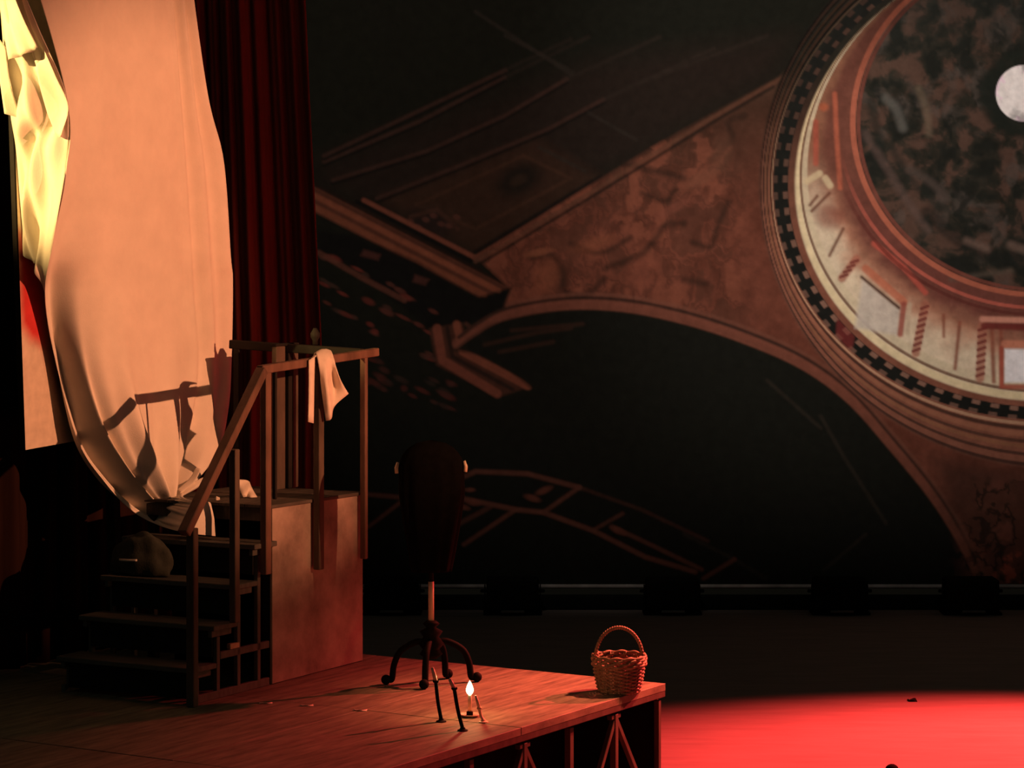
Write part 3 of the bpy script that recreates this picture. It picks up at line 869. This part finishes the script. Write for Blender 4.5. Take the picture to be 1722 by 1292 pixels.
f3 = [pxcol([(4, 62, 1.38), (8, 130, 1.38), (16, 192, 1.37)]), pxcol([(18, 80, 1.33), (26, 140, 1.32), (44, 200, 1.30)])]
r5 = ribbon(f3, 8, 6)
for row in r5:
    for p in row: p.x -= .05
mb = MB(); mb.grid(r5); mb.build('turned_edge', M_sheet, sh, sheet_org, True, .004)
# loose folds beside the knot on the platform
def leaf(l0, l1):
    mb = MB(); c0 = pxcol(l0); c2 = pxcol(l1)
    c1 = [tuple((Vector(a) + Vector(b_)) / 2 + Vector((-.01, -.035, 0))) for a, b_ in zip(c0, c2)]
    mb.grid(ribbon([c0, c1, c2], 7, 6)); mb.build('loose_fold', M_sheet, sh, sheet_org, True, .004)
leaf([(297, 824, .90), (318, 806, .84), (330, 786, .80)], [(297, 834, .90), (320, 818, .84), (334, 792, .80)])
leaf([(298, 832, .90), (325, 812, .82), (352, 798, .78)], [(298, 838, .90), (330, 822, .82), (356, 800, .78)])

# ------------------------------------------------------------------ small things on scaffold and stairs
def blob(name, mat_, label, cat_, centre, rad, sc_, seed, frame='S', flat=.0, rough=.25):
    """crumpled soft lump resting on its base"""
    bm = bmesh.new(); bmesh.ops.create_icosphere(bm, subdivisions=4, radius=1.0)
    r = random.Random(seed); ph = [r.uniform(0, 6) for _ in range(6)]
    for v in bm.verts:
        c = v.co
        k = 1 + rough * (.5 * math.sin(3 * c.x + ph[0]) * math.sin(4 * c.y + ph[1]) + .35 * math.sin(7 * c.z + 5 * c.x + ph[2]) + .25 * math.sin(9 * c.y - 6 * c.x + ph[3]))
        v.co = Vector((c.x * k * rad * sc_[0], c.y * k * rad * sc_[1], max(c.z, -.35) * k * rad * sc_[2]))
    zmin = min(v.co.z for v in bm.verts)
    for v in bm.verts: v.co.z -= zmin
    me = bpy.data.meshes.new(name); bm.to_mesh(me); bm.free()
    me.polygons.foreach_set('use_smooth', [True] * len(me.polygons)); me.materials.append(mat_)
    o = bpy.data.objects.new(name, me); COL.objects.link(o); place(o, centre, frame)
    return tag(o, label, cat_)
bun = at_b(212, 905, .80)
bu = blob('cloth_bundle', M_sack, 'dark grey-green bundle on the stairs under the hanging sheet', 'bundle', (-1.42, .78, PZ + 3 * RISE), .17, (.62, 1.35, 1.15), 11, rough=.14)
mb = MB(); mb.grid(ribbon([[(-.112, .10, .10), (-.118, .04, .10), (-.112, -.04, .103)], [(-.112, .10, .112), (-.118, .04, .113), (-.112, -.04, .116)]], 5, 4))
ps = mb.build('pale_edge', M_rag, bu, None, True, .006); ps['label'] = 'thin pale folded edge'
# crumpled paper leaning on the platform
cp = at_b(404, 783, .38); cq = at_b(432, 812, .38)
mb = MB()
P = []
for i in range(9):
    row = []
    for j in range(7):
        u, v = i / 8, j / 6
        x = 398 + 32 * v * .75 + 10 * u; y = 785 + 27 * u - 4 * (1 - v) * (1 - u)
        p = at_b(x, y, .40 - .03 * math.sin(5 * u + 3 * v)); p.x -= .02 * math.cos(6 * v + 2 * u)
        row.append(p)
    P.append(row)
mb.grid(P); zlow = min(p.z for r_ in P for p in r_)
po = (P[8][3].x, P[8][3].y, zlow)
pp = mb.build('crumpled_paper', M_rag, None, po, True, .004); place(pp, (po[0], po[1], ZP + .003))
tag(pp, 'crumpled pale paper standing on the scaffold platform', 'paper')
pb = blob('paper_ball', M_rag, 'tiny pale paper ball on the platform by the handrail', 'paper', (-.99, .50, ZP), .016, (1, 1, 1), 8)
# pale block on the stair frame
bl = MB().box((-.05, -.016, 0), (.05, .016, .035), .004).build('wood_block', mat('fresh_pine', (.55, .36, .22), .6, .15, 30.0), None)
bp_ = at_b(398, 1110, -.012); place(bl, (bp_.x, .015, PZ + .286))
tag(bl, 'small pale wooden block lying on the stair frame', 'block')

# ------------------------------------------------------------------ pole stand with dark drapery
sp = on_z(725, 1150, PZ); sp = Vector((sp.x, sp.y, PZ))
ps_ = thing('pole_stand', 'black iron pole stand on curved ball-footed legs behind the candles', 'stand', sp, 'W')
sc_px = F / sp.y                      # px per metre there
mb = MB(); mb.lathe([(.035, .16), (.075, .19), (.055, .22), (.085, .26), (.05, .30), (.075, .335), (.03, .36), (.055, .385), (.03, .405)], (0, 0, 0), 20); mb.build('boss', M_iron, ps_, smooth=True)
for ang, L in ((180 + 8, .27), (12, .28), (-100, .20), (62, .2)):
    a = math.radians(ang); d = Vector((math.cos(a), math.sin(a), 0))
    pts = [d * .03 + Vector((0, 0, .26)), d * L * .35 + Vector((0, 0, .27)), d * L * .72 + Vector((0, 0, .215)), d * L * .88 + Vector((0, 0, .13)), d * L * .93 + Vector((0, 0, .04)), d * L + Vector((0, 0, .03))]
    lg = MB().tube(cat([tuple(p) for p in pts], 6), .021, 10).build('leg', M_iron, ps_, smooth=True)
    MB().ball(d * (L + .02) + Vector((0, 0, .032)), .032).build('ball_foot', M_iron, lg, smooth=True)
mb = MB(); mb.tube([(0, 0, .40), (0, 0, .655)], .0185, 14); o = mb.build('lower_pole', M_brass, ps_, smooth=True); o['label'] = 'dull brass-coloured lower pole'
mb = MB(); mb.tube([(0, 0, .655), (0, 0, 1.47)], .016, 12); mb.build('upper_pole', M_iron, ps_, smooth=True)
mb = MB(); mb.lathe([(.02, .75), (.032, .765), (.036, .785), (.025, .805), (.02, .815)], (0, 0, 0), 16); mb.build('collar', M_iron, ps_, smooth=True)
mb = MB(); mb.tube([(-.215, 0, 1.40), (.215, 0, 1.405)], .014, 10); mb.build('crossbar', M_iron, ps_, smooth=True)
for s_, z_ in ((-1, 1.385), (1, 1.395)):
    mb = MB(); mb.tube([(s_ * .212, -.01, z_ + .035), (s_ * .222, -.01, z_), (s_ * .220, -.01, z_ - .035)], [.010, .013, .012], 10)  # light caught by the bar ends put into a pale colour
    o = mb.build('lit_crossbar_tip', M_wax, ps_, smooth=True); o['label'] = 'pale tip of the crossbar, its caught light put into the colour'
# drapery: rounded shoulders, tapering down
rows_ = []
nz_, nn = 40, 56
for i in range(nz_ + 1):
    t = i / nz_
    z = 1.56 - .84 * t
    wx = .205 * min(1, math.sqrt(max(0.0, 1 - (1 - min(1, t / .22)) ** 2)) + .004) * (1 - .42 * max(0, (t - .4) / .6) ** 1.1)
    wy = .10 * min(1, math.sqrt(max(0.0, 1 - (1 - min(1, t / .22)) ** 2)) + .008) * (1 - .15 * t)
    row = []
    for k in range(nn + 1):
        a = 2 * math.pi * (k % nn) / nn
        f_ = 1 + .07 * t * math.sin(9 * a + 1.3 * t) + .04 * t * math.sin(14 * a)
        row.append((wx * math.cos(a) * f_, wy * math.sin(a) * f_, z))
    rows_.append(row)
mb = MB(); mb.grid(rows_); bmesh.ops.remove_doubles(mb.bm, verts=mb.bm.verts, dist=1e-5)
dr = mb.build('dark_drapery', M_cloak, None, None, True, .008); dr.location = sp
tag(dr, 'black round-shouldered drapery hanging on the pole stand', 'drapery')

# ------------------------------------------------------------------ candles at the front of the podium
def candlestick(label, base_px, top_px, tip_px, r_stem, tipmat, mstem, foot=.03, group=None):
    b = on_z(*base_px, PZ + .012); b = Vector((b.x, b.y, PZ))
    t_ = thing('candlestick', label, 'candlestick', b, 'W')
    top = at_Y(*top_px, b.y) - b; tip = at_Y(*tip_px, b.y) - b
    MB().lathe([(foot, 0), (foot, .006), (foot * .55, .012), (r_stem * 1.2, .02)], (0, 0, 0), 16).build('foot', mstem, t_, smooth=False)
    mid = top * .5 + Vector((-.004, .01, 0))
    MB().tube(cat([(0, 0, .012), tuple(mid), tuple(top)], 5), r_stem, 8).build('stem', mstem, t_, smooth=True)
    MB().lathe([(r_stem, -.008), (r_stem * 1.7, 0), (r_stem * 1.6, .008)], top, 12).build('cup', mstem, t_)
    MB().tube([tuple(top), tuple((top + tip) / 2), tuple(tip)], [r_stem * 1.1, r_stem * 1.1, r_stem * .8], 10).build('candle', tipmat, t_, smooth=True)
    return t_
candlestick('thin dark candlestick leaning left, its candle highest of the front candles', (742, 1211), (733, 1147), (727, 1123), .011, M_wax, M_iron)
candlestick('thin dark candlestick leaning left, directly beside the burning candle', (778, 1226), (764, 1159), (756, 1142), .011, M_wax, M_iron)
candlestick('short pale unlit candle leaning left, right of the burning candle', (813, 1212), (806, 1192), (800, 1170), .009, M_wax, M_brass, .028)
# burning candle in a small dish
cb = on_z(790, 1206, PZ); cb = Vector((cb.x, cb.y, PZ))
bc = thing('burning_candle', 'burning white candle in a small dish on the podium', 'candle', cb, 'W')
MB().lathe([(.03, 0), (.05, .006), (.062, .018), (.058, .018), (.045, .010), (.014, .009)], (0, 0, 0), 24).build('dish', M_brass, bc, smooth=True)
MB().lathe([(.016, .009), (.02, .012), (.02, .03), (.015, .034)], (0, 0, 0), 16).build('socket', M_iron, bc, smooth=True)
MB().lathe([(.0115, .03), (.0115, .125), (.009, .129), (.002, .127)], (0, 0, 0), 16).build('wax', M_wax, bc, smooth=True)
MB().tube([(0, 0, .126), (.001, 0, .14)], .0015, 6).build('wick', M_black, bc)
mb = MB(); mb.lathe([(.002, .128), (.010, .133), (.018, .142), (.0225, .154), (.022, .168), (.017, .184), (.009, .202), (.001, .216)], (0, 0, 0), 16); mb.build('flame', M_flame, bc, smooth=True)
d = bpy.data.lights.new('candle_light', 'POINT'); d.energy = 5.0; d.color = (1.0, .42, .16); d.shadow_soft_size = .02
o = bpy.data.objects.new('candle_light', d); o.location = cb + Vector((0, 0, .235)); COL.objects.link(o)
# shavings / scraps
for x, y, lab in ((447, 1184, 'pale scrap on the podium nearest the plywood panel'), (516, 1188, 'pale scrap on the podium, middle of the three scraps'), (606, 1196, 'pale scrap on the podium nearest the pole stand')):
    p = on_z(x, y, PZ)
    mb = MB(); mb.grid([[(-.04 + .02 * i, -.012 + .012 * j, .004 + .004 * math.sin(i * 1.3 + j)) for i in range(5)] for j in range(3)])
    o = mb.build('paper_scrap', M_rag, None, None, True, .002); o.location = (p.x, p.y, PZ + .001); o.rotation_euler = (0, 0, random.uniform(-.2, .2)); tag(o, lab, 'scrap')

# ------------------------------------------------------------------ wicker basket
bk = on_z(1041, 1164, PZ); bk = Vector((bk.x, bk.y, PZ))
bs = thing('wicker_basket', 'round wicker basket with arched handle at the podium corner', 'basket', bk, 'W')
RB, RM, HB = .125, .158, .235
NS = 20
def brad(z):
    t = z / HB
    return RB + (RM - RB) * math.sin(min(1, t * 1.1) * math.pi / 2)
MB().lathe([(.0, .004), (RB * .9, .004), (RB, .0), (RB, .012), (0, .014)], (0, 0, 0), 28, False).build('bottom', M_wick, bs)
for k in range(NS):
    a = 2 * math.pi * k / NS
    MB().tube([(brad(z) * math.cos(a), brad(z) * math.sin(a), z) for z in [0, .06, .12, .18, HB]], .0045, 6).build('stake', M_wick, bs, smooth=True)
z = .010; i = 0
while z < .168:
    pts = []
    for k in range(NS * 4 + 1):
        a = 2 * math.pi * k / (NS * 4)
        r = brad(z) + .0065 * math.cos(NS / 2 * a + math.pi * (i % 2))
        pts.append((r * math.cos(a), r * math.sin(a), z))
    MB().tube(pts, .0062, 6, False).build('weave_strand', M_wick, bs, smooth=True)
    z += .0112; i += 1
# braided band below the rim
for zz, ph_, amp in ((.178, 0, .010), (.195, math.pi, .010), (.212, 0, .011), (.228, math.pi, .009)):
    pts = [((brad(zz) + .006 + .006 * math.cos(12 * a + ph_)) * math.cos(a), (brad(zz) + .006 + .006 * math.cos(12 * a + ph_)) * math.sin(a), zz + amp * .5 * math.sin(12 * a + ph_)) for a in [2 * math.pi * k / 96 for k in range(97)]]
    MB().tube(pts, .010, 7, False).build('rim_braid', M_wick, bs, smooth=True)
pts = []
for k in range(33):
    a = math.pi * k / 32
    pts.append((-.150 * math.cos(a), .0, .19 + .215 * math.sin(a) ** .92))
hd = MB().tube(pts, .0105, 9).build('handle', M_wick, bs, smooth=True)
mb = MB()
for s_ in (0, math.pi):
    pw = []
    for k in range(161):
        q_ = k / 160 * 32; i0 = min(31, int(q_)); f_ = q_ - i0
        p = Vector(pts[i0]).lerp(Vector(pts[i0 + 1]), f_)
        n_ = Vector((p.x, 0, p.z - .19)).normalized(); an = k * .62 + s_
        pw.append(tuple(p + n_ * .0095 * math.cos(an) + Vector((0, .0095 * math.sin(an), 0))))
    mb.tube(pw, .0042, 5)
mb.build('handle_wrap', M_wick, hd, smooth=True)

# ------------------------------------------------------------------ ground-row lights at the foot of the backdrop
YG = 25.75
def ground_light():
    root = bpy.data.objects.new('ground_row_light', None); COL.objects.link(root)
    MB().box((-.27, -.16, .06), (.27, .16, .37), .02).build('housing', M_black, root)
    MB().box((-.23, -.175, .10), (.23, -.158, .33), .006).build('rear_plate', M_black, root)
    for k in range(5):
        MB().box((-.2 + k * .09, -.182, .13), (-.16 + k * .09, -.174, .30), .003).build('cooling_fin', M_iron, root)
    for s_ in (-1, 1):
        MB().bar((s_ * .285, 0, .03), (s_ * .285, 0, .30), .014, .05, .003).build('yoke_arm', M_iron, root)
        MB().lathe([(.03, 0), (.035, .01), (.03, .03)], (s_ * .30, 0, .22), 12).build('tilt_knob', M_iron, root)
    MB().box((-.30, -.14, 0), (.30, .14, .03), .005).build('base_plate', M_iron, root)
    MB().box((-.12, -.20, .034), (.12, -.165, .058), .004).build('name_plate', M_lens, root)
    MB().box((-.24, .155, .10), (.24, .168, .34), .004).build('lens', M_lens, root)
    return root
proto = ground_light()
labs = ['black ground-row light nearest the pole stand', 'black ground-row light behind and left of the basket', 'black ground-row light right of the basket', 'black ground-row light, second from the right edge', 'black ground-row light at the far right']
spots_ = [(660, 'black ground-row light just right of the plywood panel'), (862, 'black ground-row light between the pole stand and the basket'), (1130, 'black ground-row light behind the right side of the basket'), (1412, 'black ground-row light in the middle of the open floor, second from right'), (1632, 'rightmost black ground-row light under the dome')]
for i, (px, lab) in enumerate(spots_):
    r = proto if i == 0 else copy_tree(proto)
    r.location = ((px - 861) / F * YG, YG, 0)
    tag(r, lab, 'stage light', 'ground-row lights along the backdrop')
# low black trough between them
tr = MB()
tr.box((-4.0, -.05, 0), (9.0, .05, .15), .01)
tro = tr.build('cable_trough', M_black, None); tro.location = (0, YG + .32, 0)
tag(tro, 'long low black trough along the foot of the backdrop', 'trough')

# ------------------------------------------------------------------ things on the open floor
mk = at_Y(1500, 1285, 16.9)
mc = thing('floor_microphone', 'black round head just showing at the bottom edge of the red floor', 'microphone', (mk.x, 16.9, 0), 'W')
MB().lathe([(.06, 0), (.06, .012), (.02, .02), (.012, .03)], (0, 0, 0), 18).build('base', M_iron, mc, smooth=True)
MB().tube([(0, 0, .02), (0, 0, mk.z - .085)], .009, 8).build('stem', M_iron, mc, smooth=True)
MB().ball((0, 0, mk.z - .05), .05).build('head', M_black, mc, smooth=True)
p = on_z(1534, 1179, 0)
sbm = MB(); sbm.grid([[(-.035 + .0175 * i, -.05 + .05 * j, .006 + .008 * math.sin(i * 1.1 + j * 2)) for i in range(5)] for j in range(3)])
o = sbm.build('floor_scrap', M_black, None, None, True, .003); o.location = (p.x, p.y, .001)
tag(o, 'small dark scrap lying on the far edge of the red floor', 'scrap')
